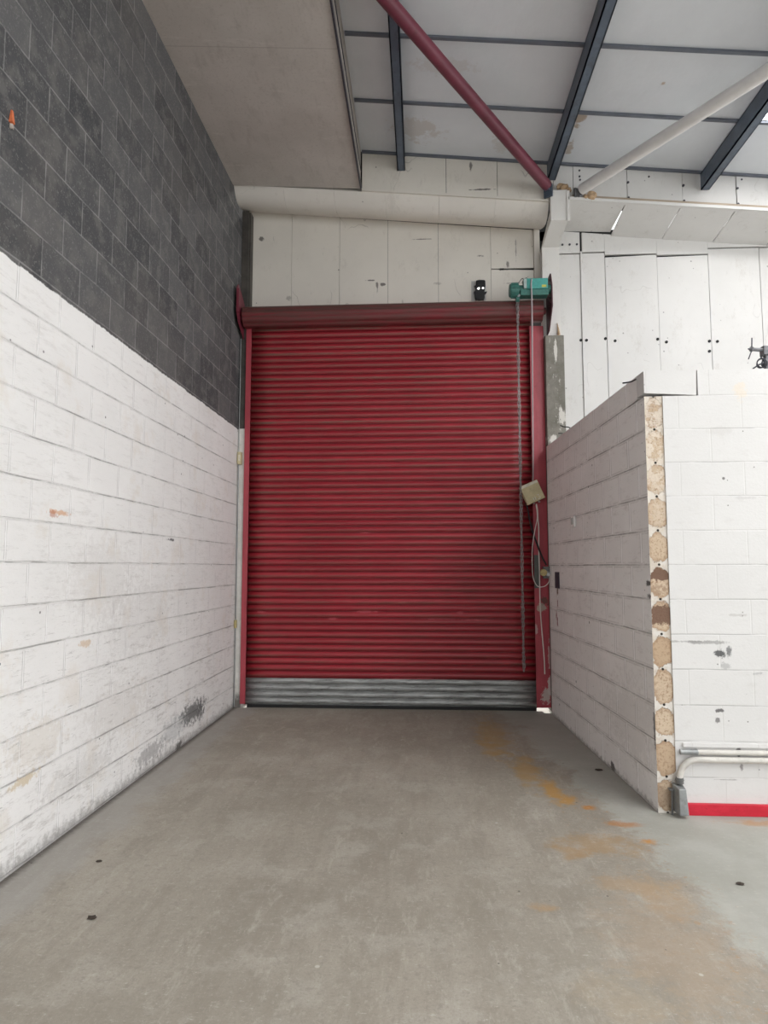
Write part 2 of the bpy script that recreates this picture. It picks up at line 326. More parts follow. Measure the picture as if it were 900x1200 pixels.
def mat_column_concrete():
    m = Mat('chipped_concrete')
    n = m.noise(6, 5, .7); e = m.noise(14, 5, .7, stretch=(2,1,.7))
    c = m.mix(m.ramp(n, .3, .7), (.17,.16,.135), (.25,.235,.205))
    c = m.mix(m.mul(m.ramp(m.noise(40,3), .55,.7), .3), c, (.12,.11,.095))
    w = m.mul(m.ramp(e, .60, .66), m.ramp(m.f('ABSOLUTE', m.sub(m.x, 1.52)), .09, .03))
    w = m.mx(w, m.blob(m.x, m.z, 1.535, 4.05, .02, .12, e, .6, .4))
    w = m.mx(w, m.blob(m.x, m.z, 1.60, 3.28, .05, .10, e, .8, .4))
    w = m.mx(w, m.blob(m.x, m.z, 1.47, 3.03, .06, .05, e, .8, .4))
    c = m.mix(m.mul(w, .9), c, (.68,.65,.60))
    return m.done(c, .8, 0, m.bump(n, .3, .006), .2)

def mat_post():
    m = Mat('two_tone_post')
    n = m.noise(6, 5, .7)
    d = m.mix(m.ramp(n, .3, .7), (.055,.05,.045), (.095,.085,.075))
    w = m.mix(m.ramp(n, .35, .65), (.66,.65,.60), (.78,.76,.72))
    w = m.mix(m.mul(m.ramp(m.noise(9,5,.75,stretch=(1,1,.4)), .58, .68), .4), w, (.30,.27,.24))
    w = m.mix(m.ramp(m.add(m.z, m.mul(m.sub(n,.5),.3)), .16, .04), w, (.18,.165,.15))
    return m.done(m.mix(m.ramp(m.z, 3.215, 3.225), w, d), .6, 0, m.bump(n, .15, .004), .3)

def mat_baseline():
    m = Mat('red_baseboard_paint')
    n = m.noise(14, 6, .75, stretch=(.6,1,1))
    c = m.mix(m.ramp(n, .4, .6), (.50,.016,.035), (.58,.022,.045))
    c = m.mix(m.mul(m.ramp(n, .62, .70), .5), c, (.62,.40,.40))
    c = m.mix(m.mul(m.ramp(m.noise(30,5,.7), .60, .68), .6), c, (.25,.02,.03))
    return m.done(c, .5, 0, None, .3)

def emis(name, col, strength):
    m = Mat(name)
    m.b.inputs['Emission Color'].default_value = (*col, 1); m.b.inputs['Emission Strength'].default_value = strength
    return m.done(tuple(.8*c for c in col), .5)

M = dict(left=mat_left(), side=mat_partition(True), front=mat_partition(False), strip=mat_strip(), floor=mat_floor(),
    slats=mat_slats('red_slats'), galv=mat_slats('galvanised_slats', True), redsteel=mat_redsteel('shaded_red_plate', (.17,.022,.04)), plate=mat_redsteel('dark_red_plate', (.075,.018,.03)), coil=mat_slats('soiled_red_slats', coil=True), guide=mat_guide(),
    panel=mat_panel('pale_wall_panels', (.74,.70,.635), marks=.7, scr=.7, dens=.10, extra=True), panelw=mat_panel('white_wall_panels', (.70,.685,.665), dens=.5, scr=.3),
    cove=mat_panel('pale_cove_panel', (.75,.71,.655), dens=.08, scr=.2), soffit=mat_soffit(), roof=mat_roof(), conc=mat_column_concrete(), post=mat_post(), baseline=mat_baseline(),
    purlin=paint('blue_grey_steel', (.10,.13,.175), .45, .15, 4, (.03,.035,.04), .5), tbar=paint('dark_joint_bar', (.15,.165,.20), .5, .1),
    brace=paint('dull_red_tube', (.165,.030,.052), .5, .12, 5, (.08,.02,.02), .4), bracew=paint('white_tube', (.78,.76,.74), .5, .06, 4),
    column=mat_panel('white_steel_paint', (.74,.72,.69), dens=.06, scr=.2), dark=paint('dark_gap', (.02,.02,.02), .9), rubber=paint('black_rubber', (.012,.012,.012), .7),
    green=paint('green_enamel', (.07,.36,.32), .4, .1, 20, (.03,.08,.07), .4), dgreen=paint('dark_green_enamel', (.045,.175,.145), .5, .1, 20, (.02,.04,.04), .5), lgreen=paint('pale_green_grey_paint', (.38,.47,.45), .5, .1, 20),
    yellow=paint('yellow_sticker', (.62,.58,.10), .5, .1, 40), chain=paint('dull_chain_steel', (.33,.30,.295), .45, .2, 30, metal=.3), cord=paint('grey_cord', (.40,.34,.35), .6, .05),
    wcable=paint('white_cable', (.72,.66,.62), .5, .05), cream=paint('cream_enamel', (.66,.58,.35), .5, .1, 12, (.45,.35,.20), .3), creamside=paint('pale_cream_lip', (.80,.76,.64), .5, .08, 20), glyph=paint('white_marking', (.80,.80,.72), .5, .02),
    blackcable=paint('black_flex', (.012,.010,.012), .6), greytape=paint('grey_green_plate', (.115,.125,.115), .6, .15, 12), black=paint('sooty_black', (.010,.010,.012), .6, .2, 30), ltgrey=paint('light_grey_plate', (.50,.50,.48), .5, .05),
    brass=paint('yellowed_plastic', (.55,.45,.20), .5, .15, 25, (.30,.22,.08), .4), pwhite=paint('bluish_white_plastic', (.62,.66,.70), .4, .05), purple=paint('dark_violet_recess', (.045,.035,.06), .6, .2, 20), swwhite=paint('white_switch_plastic', (.90,.88,.86), .4, .04),
    conduit=paint('painted_conduit', (.66,.63,.58), .5, .10, 8, (.40,.37,.33), .5), zinc=paint('zinc_conduit_box', (.33,.34,.34), .4, .12, 14, (.20,.20,.19), .5, metal=.4), zincd=paint('dull_zinc', (.17,.17,.165), .5, .12, 14, metal=.3),
    orange=paint('orange_tape', (.75,.20,.08), .5, .1, 30), putty=paint('pale_putty', (.40,.35,.31), .8, .1, 30), foam=paint('tan_expanding_foam', (.52,.36,.22), .9, .15, 30), wood=paint('bare_timber_strip', (.48,.39,.30), .7, .12, 9, stretch=(.3,1,3)),
    scrap=paint('tarnished_metal', (.20,.20,.21), .5, .2, 30, metal=.3), scrapd=paint('dark_tarnished_wire', (.06,.06,.075), .5, .2, 30), leaf=paint('dark_litter', (.05,.035,.025), .8), facia=paint('pale_fascia_board', (.44,.40,.36), .6, .12, 5, (.2,.17,.15), .4),
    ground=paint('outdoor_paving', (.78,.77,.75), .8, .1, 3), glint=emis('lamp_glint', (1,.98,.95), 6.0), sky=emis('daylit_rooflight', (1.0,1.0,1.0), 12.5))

# ------------------------------------------------------------------ mesh helper
class MB:
    def __init__(s): s.bm = bmesh.new()
    def face(s, pts, mi=0):
        f = s.bm.faces.new([s.bm.verts.new(p) for p in pts]); f.material_index = mi; return f
    def hexa(s, p, mi=0):
        # p: 8 points, bottom ring 0-3 then top ring 4-7
        v = [s.bm.verts.new(q) for q in p]
        for idx in ((3,2,1,0),(4,5,6,7),(0,1,5,4),(1,2,6,5),(2,3,7,6),(3,0,4,7)):
            f = s.bm.faces.new([v[i] for i in idx]); f.material_index = mi
        return v
    def box(s, x0, x1, y0, y1, z0, z1, mi=0, mat=None):
        p = [Vector(q) for q in ((x0,y0,z0),(x1,y0,z0),(x1,y1,z0),(x0,y1,z0),(x0,y0,z1),(x1,y0,z1),(x1,y1,z1),(x0,y1,z1))]
        if mat is not None: p = [mat @ q for q in p]
        return s.hexa(p, mi)
    def slope(s, x0, x1, y0, y1, zf0, zf1, mi=0):
        # bottom and top are functions of x
        a, b, c, d = zf0(x0), zf0(x1), zf1(x0), zf1(x1)
        return s.hexa([(x0,y0,a),(x1,y0,b),(x1,y1,b),(x0,y1,a),(x0,y0,c),(x1,y0,d),(x1,y1,d),(x0,y1,c)], mi)
    def prism(s, poly, axis, a0, a1, mi=0, sk=None):
        # poly: 2-D outline in the plane across axis; sk(a) shifts the last coordinate
        def P(q, a):
            dz = sk(a) if sk else 0
            if axis == 'x': return (a, q[0], q[1]+dz)
            if axis == 'y': return (q[0], a, q[1]+dz)
            return (q[0], q[1], a)
        A = [s.bm.verts.new(P(q, a0)) for q in poly]; B = [s.bm.verts.new(P(q, a1)) for q in poly]
        n = len(poly)
        for i in range(n):
            f = s.bm.faces.new([A[i], A[(i+1) % n], B[(i+1) % n], B[i]]); f.material_index = mi
        f = s.bm.faces.new(A[::-1]); f.material_index = mi
        f = s.bm.faces.new(B); f.material_index = mi
    def tube(s, pts, r, n=10, mi=0, closed=False):
        pts = [Vector(p) for p in pts]; rings = []; m = len(pts); up = None
        for i, p in enumerate(pts):
            if closed: t = pts[(i+1) % m] - pts[i-1]
            else: t = pts[min(i+1, m-1)] - pts[max(i-1, 0)]
            t.normalize()
            if up is None: up = Vector((0,0,1)) if abs(t.z) < .9 else Vector((1,0,0))
            a = t.cross(up)
            if a.length < 1e-6: a = t.orthogonal()
            a.normalize(); b = t.cross(a); b.normalize(); up = -b if False else up
            rr = r[i] if isinstance(r, (list, tuple)) else r
            rings.append([s.bm.verts.new(p + a*math.cos(2*PI*k/n)*rr + b*math.sin(2*PI*k/n)*rr) for k in range(n)])
        for i in range(m if closed else m-1):
            A, B = rings[i], rings[(i+1) % m]
            for k in range(n):
                f = s.bm.faces.new([A[k], A[(k+1) % n], B[(k+1) % n], B[k]]); f.material_index = mi
        if not closed:
            f = s.bm.faces.new(rings[0][::-1]); f.material_index = mi
            f = s.bm.faces.new(rings[-1]); f.material_index = mi
    def lump(s, c, r, jitter=.25, mi=0, sub=2, sc=(1,1,1)):
        g = bmesh.ops.create_icosphere(s.bm, subdivisions=sub, radius=r)
        for v in g['verts']:
            k = 1 + random.uniform(-jitter, jitter)
            v.co = Vector((v.co.x*sc[0]*k, v.co.y*sc[1]*k, v.co.z*sc[2]*k)) + Vector(c)
        for f in {f for v in g['verts'] for f in v.link_faces}: f.material_index = mi
    def build(s, name, mats, parent=None, smooth=None, bevel=0, loc=None):
        bm = s.bm
        bmesh.ops.recalc_face_normals(bm, faces=bm.faces)
        if bevel:
            es = [e for e in bm.edges if len(e.link_faces) == 2 and e.calc_face_angle(0) > .5]
            bmesh.ops.bevel(bm, geom=es, offset=bevel, segments=2, affect='EDGES', clamp_overlap=True, profile=.6)
        o0 = Vector(loc) if loc is not None else (parent['_o'] if False else None)
        if parent is not None: o0 = ORI[parent.name]
        if o0 is not None: bmesh.ops.translate(bm, verts=bm.verts, vec=-o0)
        if smooth is not None:
            for f in bm.faces: f.smooth = True
            for e in bm.edges:
                if len(e.link_faces) == 2 and e.calc_face_angle(0) > smooth: e.smooth = False
        me = bpy.data.meshes.new(name); bm.to_mesh(me); bm.free()
        for m in (mats if isinstance(mats, (list, tuple)) else [mats]): me.materials.append(m)
        o = bpy.data.objects.new(name, me); C.objects.link(o)
        if parent is not None: o.parent = parent; ORI[o.name] = o0
        elif loc is not None: o.location = loc
        return o
ORI = {}
def thing(name, label, cat, loc, group=None):
    o = bpy.data.objects.new(name, None); C.objects.link(o); o.location = loc; o.empty_display_size = .1
    ORI[o.name] = Vector(loc); o['label'] = label; o['category'] = cat
    if group: o['group'] = group
    return o
def tag(o, label, cat, group=None):
    o['label'] = label; o['category'] = cat
    if group: o['group'] = group
    return o
def struct(o): o['kind'] = 'structure'; return o
def smoothpath(pts, k=6):
    P = [Vector(p) for p in pts]; out = []
    for i in range(len(P)-1):
        a, b, c, d = P[max(i-1,0)], P[i], P[i+1], P[min(i+2,len(P)-1)]
        for j in range(k):
            t = j/k
            out.append(.5*((2*b)+(c-a)*t+(2*a-5*b+4*c-d)*t*t+(3*b-a-3*c+d)*t**3))
    out.append(P[-1]); return out

# ------------------------------------------------------------------ the shell
XL = -2.15
roofz = lambda x: 6.346 - .1027*(x + .65)
soffz = lambda x: 5.845 - .067*x
ztop = lambda x: 5.81 - .095*x
zbot = lambda x: 5.75 - .0985*x
YB, YU = 7.58, 7.05

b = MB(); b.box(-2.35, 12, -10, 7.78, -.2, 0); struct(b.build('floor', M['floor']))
b = MB(); b.box(-14, 16, 7.78, 26, -.25, -.012); struct(b.build('ground', M['ground']))
b = MB(); b.box(XL-.2, XL, -3.3, 7.78, 0, 6.75); struct(b.build('wall_left', M['left']))

# back wall: pale panels over the door, white panels to the right, on a dark backing, with the door opening left free
b = MB()
b.box(XL, 1.43, YB+.02, YB+.2, 4.50, 5.98, 2)
b.box(1.43, 9, YB+.02, YB+.2, 0, 5.62, 2); b.box(1.36, 1.70, YB+.02, YB+.2, 5.5, 6.2, 2)
b.box(XL, -2.03, YB+.02, YB+.2, 0, 4.50, 0)
xs = [XL, -1.57, -.98, -.39, .22, .85, 1.36]
for i in range(6):
    g = .0018
    if i < 5: b.slope(xs[i]+g, xs[i+1]-g, YB, YB+.02, lambda x: 4.50, lambda x: zbot(x)+.02, 0)
    else:
        b.slope(xs[i]+g, xs[i+1]-g, YB, YB+.02, lambda x: 5.165, lambda x: zbot(x)+.02, 0)
        b.slope(xs[i]+g, xs[i+1]-g, YB, YB+.02, lambda x: 4.50, lambda x: 5.155 - (.02 if x > 1.0 else 0), 0)
b.slope(1.362, 1.43, YB-.02, YB+.02, lambda x: 4.5, lambda x: zbot(x)+.02, 0)
px = [1.64, 1.905, 1.93, 2.195, 2.80, 3.39, 3.975, 4.57, 5.17, 5.77, 6.4, 7.0, 7.6, 8.3, 9.0]
tops = [5.315, 5.345, 5.325, 5.285, 5.265, 5.335, 5.33, 5.32, 5.2, 5.2, 5.1, 5.1, 5.0, 5.0]
for i in range(len(px)-1):
    dz = random.uniform(-.004, .004); w = px[i+1]-px[i]
    y0 = YB - (.012 if i == 1 else 0) + dz
    b.slope(px[i]+.0025, px[i+1]-.0025, y0, YB+.02, lambda x: 0, (lambda x, t=tops[i], p=px[i], w=w, i=i: t - (.02*(1-(x-p)/w) if i in (3,) else .012*(1-(x-p)/w) if i == 4 else 0)), 1)
    if i != 1: b.slope(px[i]+.001, px[i+1]-.001, YB-.008, YB+.02, (lambda x, t=tops[i]: t+.014), (lambda x: zbot(x)+.02), 1)
for (hx, hz) in [(1.89,4.262), (1.955,4.26), (2.175,4.275), (2.285,4.245), (2.775,4.255), (2.875,4.22), (3.365,4.22), (3.455,4.215), (3.36,4.10)]:
    b.tube([(hx, YB-.010, hz), (hx, YB+.01, hz)], .017, 10, 2)
for k in range(3): b.tube([(1.70+k*.085, YB-.016, 5.435), (1.70+k*.085, YB+.01, 5.435)], .013, 8, 3)
struct(b.build('wall_back', [M['panel'], M['panelw'], M['dark'], M['scrapd']]))

# upper wall above the sloping soffit
b = MB()
b.slope(XL, 9, YU+.02, YU+.12, lambda x: ztop(x)+.02, lambda x: roofz(x)+.02, 2)
ux = [-.66, .30, .875, 1.50, 1.72, 2.31, 2.91, 3.49, 4.09, 4.7, 5.3, 6.2, 7.2, 8.2, 9.0]
for i in range(len(ux)-1):
    j = random.uniform(-.006, .004)
    b.slope(ux[i]+.003, ux[i+1]-.003, YU+j, YU+.02, (lambda x: ztop(x)+.012), roofz, 0 if ux[i] < 1.5 else 1)
for x in (2.31, 2.91, 3.49, 4.09):
    for dz in (.10, .28): b.tube([(x+.01, YU-.012, ztop(x)+dz), (x+.01, YU+.01, ztop(x)+dz)], .013, 8, 3)
for (x, z) in [(1.79,6.03), (1.79,5.96), (1.795,5.92), (2.55,5.93), (3.55,5.86)]: b.tube([(x, YU-.008, z), (x, YU+.01, z)], .011, 8, 3)
struct(b.build('wall_back_upper', [M['panel'], M['panelw'], M['dark'], M['scrapd']]))

# rounded cove under it, left of the column
b = MB()
n = 14; prof = []
for i in range(n+1):
    t = i/n
    y = YU + (YB-YU)*t; z = -.005 - .03*t
    bul = math.sin(PI*t)*.135*(1-.25*t)
    prof.append((y - bul*.55, z - bul))
prof += [(YB, .03), (YU+.02, .03)]
sk = lambda x: ztop(x)
for (x0, x1) in [(XL, -1.57), (-1.57, -.98), (-.98, -.39), (-.39, .22), (.22, .85), (.85, 1.447)]:
    b.prism(prof, 'x', x0+.001, x1-.001, 0, sk)
struct(b.build('trim_1', M['cove'], smooth=.6))
# thin lip on top of the cove
b = MB(); b.slope(-.66, 1.43, YU-.03, YU, lambda x: ztop(x)-.005, lambda x: ztop(x)+.02, 0)
struct(b.build('trim_2', M['panel']))
# sloping boards right of the column, a lip and a bare timber strip above
bx = [1.645, 2.27, 2.865, 3.45, 4.06, 4.66, 5.3, 6.0, 7.0, 8.0, 9.0]
for i in range(len(bx)-1):
    b = MB(); x0, x1 = bx[i]+.004, bx[i+1]-.004; d = (.05 if i == 0 else random.uniform(0, .012)); d2 = (.02 if i == 0 else 0)
    P = [(x0, YU-.04, ztop(x0)), (x1, YU-.04, ztop(x1)), (x1, YB-.005, zbot(x1)+d), (x0, YB-.005, zbot(x0)+d2)]
    b.hexa(P + [(p[0], p[1]+.003, p[2]+.016) for p in P])
    struct(b.build('trim_%d' % (i+3), M['panelw'], bevel=.003))
b = MB(); b.slope(1.645, 9, YU-.075, YU-.02, lambda x: ztop(x)+.002, lambda x: ztop(x)+.034, 0)
b.slope(1.70, 9, YU-.03, YU, lambda x: ztop(x)+.034, lambda x: ztop(x)+.085, 1)
struct(b.build('trim_13', [M['panelw'], M['wood']]))

# low grey soffit on the left with its fascia
b = MB()
b.slope(XL, -.675, -3.3, YU-.02, soffz, lambda x: soffz(x)+.05, 0)
struct(b.build('ceiling_left', M['soffit']))
b = MB()
b.slope(-.675, -.660, -3.3, YU-.02, lambda x: soffz(x)-.02, lambda x: soffz(x)+.03, 1)
b.slope(-.700, -.672, -3.3, YU-.02, lambda x: soffz(x)+.03, lambda x: roofz(x)-.005, 0)
b.slope(-.672, -.664, -3.3, YU-.02, lambda x: soffz(x)+.20, lambda x: soffz(x)+.208, 1)
struct(b.build('trim_14', [M['facia'], M['scrapd']]))

# roof lining, open where the rooflights are
YJ = [YU, 6.20, 5.37, 4.52, 3.66, 2.80, 1.94, 1.08, .22, -.64, -1.5, -2.4, -3.3]
XC = [XL, -.70, 3.20, 4.80, 8.0]
LIGHTS = [(2, 1, 2), (2, 4, 7), (2, 8, 11)]
b = MB()
for ci in range(4):
    for r in range(len(YJ)-1):
        if any(c == ci and a <= r < e for c, a, e in LIGHTS): continue
        b.slope(XC[ci], XC[ci+1], YJ[r+1], YJ[r], roofz, lambda x: roofz(x)+.06)
struct(b.build('ceiling', M['roof']))
for k, (ci, a, e) in enumerate(LIGHTS):
    b = MB(); b.slope(XC[ci]+.03, XC[ci+1]-.03, YJ[e]+.03, YJ[a]-.03, lambda x: roofz(x)+.03, lambda x: roofz(x)+.04)
    w = struct(b.build('window_%d' % (k+1), M['sky']))
    b = MB()
    for (x0, x1, y0, y1) in [(XC[ci], XC[ci]+.03, YJ[e], YJ[a]), (XC[ci+1]-.03, XC[ci+1], YJ[e], YJ[a]), (XC[ci]+.03, XC[ci+1]-.03, YJ[e], YJ[e]+.03), (XC[ci]+.03, XC[ci+1]-.03, YJ[a]-.03, YJ[a])]:
        b.slope(x0, x1, y0, y1, lambda x: roofz(x)-.005, lambda x: roofz(x)+.07)
    struct(b.build('window_%d_frame' % (k+1), M['roof']))
for k, y in enumerate(YJ[:8]):
    b = MB(); yy = y - (.022 if k == 0 else 0)
    b.slope(-.66, 8, yy-.017, yy+.017, lambda x: roofz(x)-.022, lambda x: roofz(x)-.001)
    struct(b.build('trim_%d' % (15+k), M['tbar']))

# partition: side wall, broken end strip, front wall, loose top block over the crack
b = MB()
def S(y, out=0): return 1.534 - (y-4.483)*(.123/2.783)
yF, yE, T = 4.475, 7.30, .15
def sidebox(y0, y1, z0, z1, mi, xa=0, xb=T):
    b.hexa([(S(y0)+xa,y0,z0),(S(y0)+xb,y0,z0),(S(y1)+xb,y1,z0),(S(y1)+xa,y1,z0),(S(y0)+xa,y0,z1),(S(y0)+xb,y0,z1),(S(y1)+xb,y1,z1),(S(y1)+xa,y1,z1)], mi)
ZT, ZC = 2.945, 2.766
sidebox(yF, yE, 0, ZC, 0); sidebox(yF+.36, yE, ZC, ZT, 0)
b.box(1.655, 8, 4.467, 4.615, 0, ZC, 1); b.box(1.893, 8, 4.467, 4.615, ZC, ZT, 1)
for f in b.bm.faces:
    cc = f.calc_center_median()
    if abs(cc.y - yF) < .002 and cc.z < ZC and cc.x < 1.66: f.material_index = 2
# cracked top block, lifted at the corner
ZR = ZC+.004; ZL = ZC+.024
b.hexa([(S(4.475),4.472,ZL),(1.882,4.469,ZR),(1.882,4.6,ZR),(S(4.6),4.6,ZL),(S(4.475),4.472,ZT),(1.887,4.469,ZT),(1.887,4.6,ZT),(S(4.6),4.6,ZT)], 1)
b.hexa([(S(4.602),4.602,ZC+.012),(S(4.602)+T,4.602,ZC+.012),(S(4.833)+T,4.833,ZC+.001),(S(4.833),4.833,ZC+.001),(S(4.602),4.602,ZT),(S(4.602)+T,4.602,ZT),(S(4.833)+T,4.833,ZT),(S(4.833),4.833,ZT)], 0)
b.box(1.56, 1.885, 4.56, 4.59, ZC-.01, ZL+.01, 3)
struct(b.build('wall_right', [M['side'], M['front'], M['strip'], M['dark']]))
b = MB(); b.box(1.70, 8, 4.437, 4.4665, .0, .072); struct(b.build('baseboard_right', M['baseline'], bevel=.004))

# ------------------------------------------------------------------ steelwork
def purlin(x, label):
    b = MB(); zb = lambda xx: roofz(x) - .205; zt = lambda xx: roofz(xx) - .024
    y0, y1, w = -3.2, YU-.008, .045
    # folded channel: web, bottom flange, lip, top flange
    b.slope(x-w, x-w+.012, y0, y1, zb, zt)
    b.slope(x-w, x+w, y0, y1, zb, lambda xx: roofz(x)-.193)
    b.slope(x+w-.010, x+w, y0, y1, zb, lambda xx: roofz(x)-.165)
    b.slope(x-w, x+w, y0, y1, lambda xx: roofz(xx)-.036, zt)
    return tag(b.build('roof_purlin', M['purlin'], loc=(x, y1, roofz(x)-.2)), label, 'beam', 'blue grey roof purlins')
purlin(-.21, 'blue-grey steel roof beam next to the grey soffit, crossed by the red tube')
purlin(1.475, 'blue-grey steel roof beam ending just above the white column head')
purlin(3.15, 'blue-grey steel roof beam crossed by the white tube beside the rooflight')

def brace(name, A, B, r, mat, label):
    A, B = Vector(A), Vector(B)
    t = thing(name, label, 'brace tube', A)
    b = MB(); b.tube([A, B], r, 20); b.build('tube', mat, t, smooth=.8)
    return t, A, (B-A).normalized()
t, A, d = brace('roof_brace', (1.40, 6.93, 5.80), (-.56, 4.28, 6.045), .058, M['brace'], 'dull red steel tube slanting across the ceiling towards the grey soffit')
b = MB(); mm = Matrix.Translation((1.425, 6.97, 5.755)) @ Matrix.Rotation(math.radians(-36), 4, 'Z')
b.box(-.05, .05, -.012, .012, -.07, .07, 0, mm); b.box(-.03, .03, -.07, .07, -.008, .02, 0, mm)
b.build('end_bracket', M['purlin'], t, bevel=.003)
t, A, d = brace('roof_brace', (1.79, 6.955, 5.755), (4.2, 3.10, 5.60), .058, M['bracew'], 'white steel tube slanting up from the column head to the rooflight')
b = MB(); mm = Matrix.Translation((1.755, 7.0, 5.735)) @ Matrix.Rotation(math.radians(30), 4, 'Z')
b.box(-.05, .05, -.012, .012, -.06, .05, 0, mm); b.box(-.02, .02, -.05, .02, -.06, -.045, 0, mm)
b.build('end_bracket', M['scrap'], t, bevel=.003)

# white column: head box, neck that follows the sloping soffit, H-section shaft
t = thing('steel_column', 'white painted steel column with cranked head beside the red shutter', 'column', (1.53, 7.5, 0))
b = MB(); b.box(1.45, 1.635, 6.985, YU-.003, 5.425, 5.775); b.box(1.625, 1.66, 6.975, 6.99, 5.41, 5.76); b.build('head_box', M['column'], t, bevel=.004)
b = MB()
b.hexa([(1.43,7.43,5.33),(1.63,7.43,5.33),(1.63,7.575,5.33),(1.43,7.575,5.33),(1.45,6.985,5.424),(1.635,6.985,5.424),(1.635,7.044,5.55),(1.45,7.044,5.55)])
b.build('neck', M['column'], t, bevel=.003)
b = MB()
b.box(1.43, 1.63, 7.43, 7.445, 4.2, 5.33); b.box(1.43, 1.63, 7.56, 7.575, 4.2, 5.33); b.box(1.522, 1.536, 7.445, 7.56, 4.2, 5.33)
b.box(1.425, 1.635, 7.425, 7.445, 5.315, 5.335)
b.build('shaft', M['column'], t)
b = MB(); b.box(1.425, 1.635, 7.315, 7.57, .0, 4.235); b.build('concrete_casing', M['conc'], t, bevel=.006)
b = MB()
for k in range(9): b.lump((1.44+k*.022, 7.36+random.uniform(0,.06), 4.24), random.uniform(.012,.022), .3, 0, 1)
b.tube([(1.60,7.40,4.23), (1.595,7.41,4.33), (1.585,7.42,4.42)], [.02,.012,.003], 6, 1)
b.build('mortar_topping', [M['scrapd'], M['foam']], t)
b = MB()
b.lump((1.585,7.005,5.815), .05, .3, 0, 2, (1.3,.7,.8)); b.lump((1.66,7.015,5.79), .03, .3, 0, 2)
tag(b.build('foam_filler', M['foam'], loc=(1.6,7.0,5.79)), 'tan foam filler on top of the white column head', 'filler')
b = MB(); b.lump((1.90,6.985,5.69), .055, .3, 0, 2, (1.0,.6,.9)); b.lump((1.84,6.99,5.685), .03, .3, 0, 2)
tag(b.build('foam_filler', M['foam'], loc=(1.88,7.0,5.66)), 'tan foam filler under the foot of the white tube', 'filler')

# corner post on the left
b = MB(); b.box(XL+.001, -2.068, 7.43, 7.578, 0, 5.90); b.box(-2.068, -2.05, 7.46, 7.575, 4.52, 5.90)
tag(b.build('corner_post', M['post'], loc=(-2.1,7.5,0), bevel=.003), 'corner post left of the shutter, white below and dark above', 'post')
t = thing('conduit_run', 'thin vertical pipe in the corner by the left end of the shutter', 'pipe', (-2.13, 7.40, .02))
b = MB(); b.tube([(-2.132,7.405,.02), (-2.132,7.405,2.80)], .007, 8); b.tube([(-2.132,7.405,2.93), (-2.132,7.405,4.30)], .005, 8); b.build('pipe', M['zinc'], t, smooth=.8)
b = MB(); b.box(-2.14, -2.095, 7.37, 7.428, 2.79, 2.935); b.build('switch_box', M['cream'], t, bevel=.006)
b = MB(); b.box(-2.125, -2.105, 7.362, 7.371, 2.83, 2.90); b.build('rocker', M['creamside'], bpy.data.objects['switch_box'], bevel=.003)
b = MB(); b.box(-2.146, -2.118, 7.385, 7.425, .90, .99); b.build('pipe_clip', M['brass'], t, bevel=.004)

# ------------------------------------------------------------------ roller shutter
PITCH, Z0, NG, NS = .0752, .03, 4, 55
YC = 7.475
def slat_profile(k):
    z0 = Z0 + k*PITCH; pts = []
    pts.append((YC, z0)); pts.append((YC-.0055, z0+.003)); pts.append((YC-.0055, z0+.007)); pts.append((YC+.003, z0+.0105))
    for i in range(1, 9):
        u = i/9; pts.append((YC-.0165*math.sin(PI*u)**.75, z0+.0105+(PITCH-.0125)*u))
    pts.append((YC-.001, z0+PITCH-.002))
    return pts
def curtain(k0, k1, name, mat, parent, x0, x1):
    b = MB(); P = []
    for k in range(k0, k1): P += slat_profile(k)
    P.append((YC, Z0+k1*PITCH))
    nseg = 14; cols = []
    for i in range(nseg+1):
        x = x0+(x1-x0)*i/nseg; col = []
        for (y, z) in P:
            dent = 0
            for (dx, dz, rx, rz, am) in [(-.66,1.085,.3,.05,.006), (.42,1.08,.25,.05,.006), (-1.02,1.0,.25,.05,.005)]:
                dent += am*math.exp(-((x-dx)/rx)**2-((z-dz)/rz)**2)
            col.append(b.bm.verts.new((x, y+dent, z)))
        cols.append(col)
    for i in range(nseg):
        for j in range(len(P)-1): b.bm.faces.new([cols[i][j], cols[i+1][j], cols[i+1][j+1], cols[i][j+1]])
    o = b.build(name, mat, parent, smooth=.55)
    md = o.modifiers.new('thickness', 'SOLIDIFY'); md.thickness = .0015; md.offset = 1 if False else -1
    return o
sh = thing('roller_shutter', 'tall red slatted roller shutter filling the doorway, closed', 'shutter door', (-.37, 7.47, 0))
curtain(NG, NS+NG, 'curtain', M['slats'], sh, -2.03, 1.285)
o = curtain(0, NG, 'bottom_slats', M['galv'], sh, -2.03, 1.285); o['label'] = 'bare galvanised bottom slats'
b = MB(); b.prism([(7.458,.001),(7.488,.001),(7.488,.036),(7.458,.036)], 'x', -2.0, 1.27); o = b.build('bottom_seal', M['rubber'], sh)  # black strip puts the dark gap under the curtain in as colour
